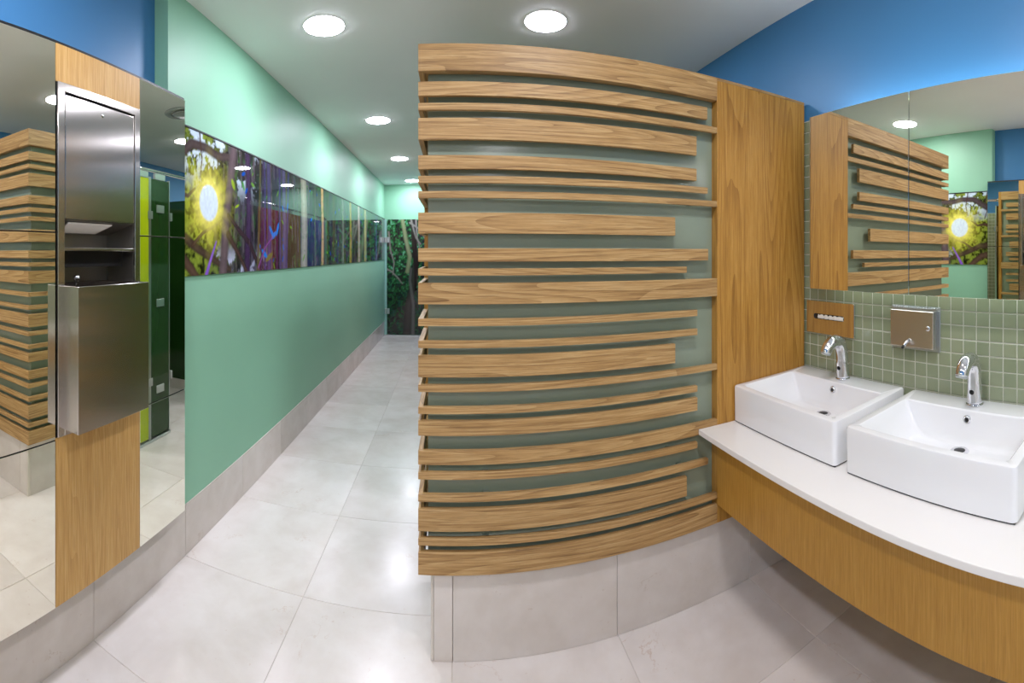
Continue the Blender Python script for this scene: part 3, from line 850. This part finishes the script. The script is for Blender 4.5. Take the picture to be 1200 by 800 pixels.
sd = empty('soap_dispenser', (XR, 0.893, 0.987), 'square polished steel soap dispenser with a push nozzle', 'dispenser')
sy0, sy1, sz0, sz1 = 0.787, 0.999, 0.987, 1.150
bp = box('back_plate', XR-0.0045, XR-0.0005, sy0, sy1, sz0, sz1, M['alu'], sd, 0.0015)
for i in range(17):                        # beaded upper edge of the plate
    yy = sy0+0.012+i*(sy1-sy0-0.024)/16
    lathe('bead', [(0.0, -0.0075), (0.003, -0.006), (0.0042, -0.0035), (0.0042, -0.001)], 8, M['alu'], bp, (XR-0.001, yy, sz1-0.006), 'X')
box('cover', XR-0.034, XR-0.0045, sy0+0.013, sy1-0.013, sz0+0.013, sz1-0.014, M['satin'], sd, 0.004, 3)
nz = tube('nozzle', [(XR-0.0335, 0.905, 1.026), (XR-0.048, 0.905, 1.021), (XR-0.066, 0.905, 1.010)], [0.0075, 0.0072, 0.0066], M['chrome'], sd, 16)
tube('nozzle_tip', [(XR-0.0655, 0.905, 1.0103), (XR-0.074, 0.905, 1.0051)], [0.0052, 0.0048], M['black'], nz, 14)
lathe('keyhole', [(0.0, -0.003), (0.006, -0.003), (0.0085, -0.0015), (0.0095, 0.001)], 18, M['chrome'], sd, (XR-0.0345, 0.822, 1.075), 'X')

# ------------------------------------------------------------------ right mirror with light strips behind it
mr = empty('wall_mirror', (XMR, 0.6, 1.199), 'wide frameless backlit mirror above the wash basins', 'mirror')
MT, MB = 1.918, 1.199
for a, b in ((0.868, 1.355), (0.378, 0.866), (-0.112, 0.376), (-0.602, -0.114)):
    box('mirror_pane', XMR, XMR+0.005, a+0.0002, b-0.0002, MB, MT, M['mirror'], mr, 0.0006)
box('carrier', XMR+0.005, XMR+0.018, -0.57, 1.33, MB+0.03, MT-0.03, M['mirror_edge'], mr)
box('stand_off', XMR+0.018, XR-0.0015, -0.5, 1.27, 1.50, 1.60, M['white'], mr)
box('edge_trim', XMR, XMR+0.018, 1.3555, 1.359, MB, MT, M['alu'], mr)
box('light_strip', XMR+0.03, XMR+0.042, -0.5, 1.27, MT-0.062, MT-0.05, M['led'], mr)
box('light_strip', XMR+0.03, XMR+0.042, -0.5, 1.27, MB+0.05, MB+0.058, M['led_low'], mr)
for zz in (MT-0.075, MB+0.062):
    box('strip_holder', XMR+0.018, XMR+0.045, -0.5, 1.27, zz-0.004, zz+0.008, M['alu'], mr)

# ------------------------------------------------------------------ downlights
def disc(name, r, n, mat, parent, loc):
    bm = bmesh.new()
    c = bm.verts.new((0, 0, 0)); ring = [bm.verts.new((r*math.cos(2*math.pi*i/n), r*math.sin(2*math.pi*i/n), 0)) for i in range(n)]
    for i in range(n): bm.faces.new((c, ring[(i+1) % n], ring[i]))
    me = bpy.data.meshes.new(name); bm.to_mesh(me); bm.free()
    return link(name, me, mat, parent, loc)
def downlight(x, y, label, lens='lens'):
    t = empty('downlight', (x, y, ZC), label, 'ceiling light', 'round ceiling downlights')
    lathe('trim_ring', [(0.1, -0.0005), (0.1075, -0.001), (0.107, -0.0025), (0.1005, -0.003), (0.099, -0.0015)], 40, M['white'], t, (x, y, ZC))
    lathe('lens', [(0.0, -0.0075), (0.05, -0.0073), (0.08, -0.0067), (0.094, -0.0055), (0.0995, -0.0040), (0.0995, -0.0022)], 40, M[lens], t, (x, y, ZC))
    return t
LY = (-2.74, -1.1, 0.54, 2.177, 3.82, 5.40, 7.06)  # rearmost pair is unseen, added to brighten the front of the room
LN = {(-1, 0): 'added unseen round downlight at the back of the room on the mirror cladding side',
      (-1, 1): 'added unseen round downlight at the back of the room on the basin side',
      (0, 0): 'round downlight behind the viewpoint on the mirror cladding side',
      (1, 0): 'round downlight on the ceiling in front of the left mirror cladding',
      (2, 0): 'large round downlight nearest along the green corridor wall',
      (3, 0): 'second round downlight along the corridor ceiling',
      (4, 0): 'third round downlight along the corridor ceiling',
      (5, 0): 'farthest round downlight in front of the forest door',
      (0, 1): 'round downlight behind the viewpoint over the basins',
      (1, 1): 'round downlight above the countertop side of the room',
      (2, 1): 'large round downlight directly above the slatted partition',
      (3, 1): 'round downlight above the cubicles, reflected in the narrow mirror',
      (4, 1): 'round downlight over the red cubicle, reflected in the mural',
      (5, 1): 'round downlight over the blue cubicle, reflected in the mural'}
for i, yy in enumerate(LY):
    downlight(-0.632, yy, LN[(i-1, 0)])
    downlight(0.45, yy, LN[(i-1, 1)], 'lens_warm' if yy < 1 else 'lens')

vent = empty('ceiling_vent', (-0.06, 3.06, ZC), 'round grey air vent in the ceiling behind the partition', 'vent')
lathe('rim', [(0.12, -0.001), (0.165, -0.001), (0.168, -0.004), (0.16, -0.010), (0.135, -0.013), (0.122, -0.008)], 40, M['vent'], vent, (-0.06, 3.06, ZC))
lathe('valve_disc', [(0.0, -0.022), (0.09, -0.020), (0.105, -0.015), (0.1, -0.010), (0.02, -0.008), (0.02, -0.001)], 40, M['vent'], vent, (-0.06, 3.06, ZC))

# ------------------------------------------------------------------ cubicles along the corridor
fx0, fx1 = XF-0.008, XF+0.004
HZ = 1.88
def pilaster(y0, y1, mat, label, clamps=True, hl=True, hr=True):
    t = empty('cubicle_pilaster', (XF, (y0+y1)/2, 0), label, 'cubicle panel', 'cubicle front panels')
    box('panel', fx0, fx1, y0+0.008, y1-0.008, 0.03, HZ, mat, t)
    for a, b in ((y0, y0+0.008), (y1-0.008, y1)):
        box('edge_profile', fx0-0.004, fx1+0.004, a, b, 0.02, HZ+0.01, M['alu'], t)
    box('floor_shoe', fx0-0.012, fx1+0.012, y0-0.004, y1+0.004, 0.0005, 0.02, M['alu'], t, 0.002)
    yc = (y0+y1)/2
    if clamps:
        for zz in (1.67, 0.987, 0.36):
            box('clamp', fx0-0.008, fx0, yc-0.045, yc+0.045, zz-0.028, zz+0.028, M['alu'], t, 0.002)
    if clamps:
        for zz in (1.62, 0.43):
            for ye in (y0-0.004,):
                box('glass_clip', fx0-0.010, fx0-0.0045, ye-0.026, ye+0.026, zz-0.028, zz+0.028, M['alu'], t, 0.0015)
    box('rail_bracket', fx0-0.006, fx1+0.006, yc-0.06, yc+0.06, HZ+0.0, 1.925, M['alu'], t, 0.003)
    return t
def cdoor(y0, y1, mat, label, opened=None):
    """Cubicle door: closed in the front line, or swung inward beside one jamb."""
    t = empty('cubicle_door', (XF, y0 if opened != 'far' else y1, 0.155), label, 'door', 'coloured glass cubicle doors')
    w = y1-y0
    if opened is None:
        box('leaf', fx0, fx1, y0+0.006, y1-0.006, 0.155, HZ, mat, t, 0.001)
        kb = lathe('handle', [(0.0, -0.04), (0.016, -0.038), (0.018, -0.028), (0.009, -0.018), (0.009, 0.0)], 18, M['chrome'], t, (fx0, y0+0.07, 1.0), 'X')
        for zz in (1.62, 0.43): box('hinge', fx0-0.006, fx0, y1-0.05, y1-0.007, zz-0.03, zz+0.03, M['alu'], t, 0.002)
    else:
        ya = y1-0.022 if opened == 'far' else y0+0.010
        box('leaf', fx1+0.012, fx1+0.012+w, ya, ya+0.012, 0.155, HZ, mat, t, 0.001)
        box('edge_profile', fx1+0.004, fx1+0.012, ya-0.001, ya+0.013, 0.155, HZ, M['alu'], t)
        for zz in (1.62, 0.43): box('hinge', fx0-0.006, fx1+0.03, ya-0.006, ya+0.02, zz-0.03, zz+0.03, M['alu'], t, 0.002)
        lathe('handle', [(0.0, -0.04), (0.016, -0.038), (0.018, -0.028), (0.009, -0.018), (0.009, 0.0)], 18, M['chrome'], t, (fx1+w-0.06, ya, 1.0), 'Y')
    return t
def divider(yc, label):
    t = empty('cubicle_divider', (0.7, yc, 0), label, 'cubicle panel', 'cubicle dividing panels')
    box('panel', fx1+0.05, XR-0.002, yc-0.008, yc+0.008, 0.10, 1.866, M['glass_green'], t)
    box('stone_base', fx1+0.05, XR-0.002, yc-0.012, yc+0.012, 0.0005, 0.10, M['stone'], t)
    return t
cdoor(1.86, 2.385, M['glass_green'], 'dark green cubicle door swung open just behind the partition', 'near')
pilaster(2.39, 2.542, M['glass_yellow'], 'narrow lime yellow glass panel beside the first open cubicle', False)
pilaster(2.55, 2.785, M['glass_green'], 'dark green glass pilaster right beside the narrow yellow panel')
cdoor(2.79, 3.50, M['glass_green'], 'dark green cubicle door swung open into the second cubicle', 'near')
divider(2.667, 'dark green divider between the first and second cubicles')
divider(3.745, 'dark green divider closing the second cubicle, on a stone base')
pilaster(3.52, 3.86, M['glass_green'], 'dark green glass pilaster beyond the second cubicle', False)
cdoor(3.87, 4.45, M['glass_green'], 'closed dark green cubicle door halfway down the corridor')
pilaster(4.46, 4.68, M['glass_green'], 'dark green glass pilaster just before the red door', False)
cdoor(4.69, 5.31, M['glass_red'], 'closed red glass cubicle door reflected in the mural')
divider(4.57, 'dark green divider between the closed green and red cubicles')
pilaster(5.32, 6.15, M['oak_z'], 'wide oak veneered front panel between red and blue doors', False)
cdoor(6.16, 6.85, M['glass_blue'], 'closed deep blue glass cubicle door near the corridor end')
pilaster(6.86, YE-0.06, M['glass_blue'], 'deep blue glass panel at the end of the cubicle row', False)
rail = empty('head_rail', (XF, 4.6, 1.94), 'chrome head rail running along the top of the cubicle fronts', 'rail')
tube('tube', [(XF-0.002, YSE+0.004, 1.938), (XF-0.002, YE-0.002, 1.938)], 0.0125, M['chrome'], rail, 14)
for yy in (YSE+0.002, YE-0.012):
    tube('rail_flange', [(XF-0.002, yy, 1.938), (XF-0.002, yy+0.01, 1.938)], 0.024, M['chrome'], rail, 18)
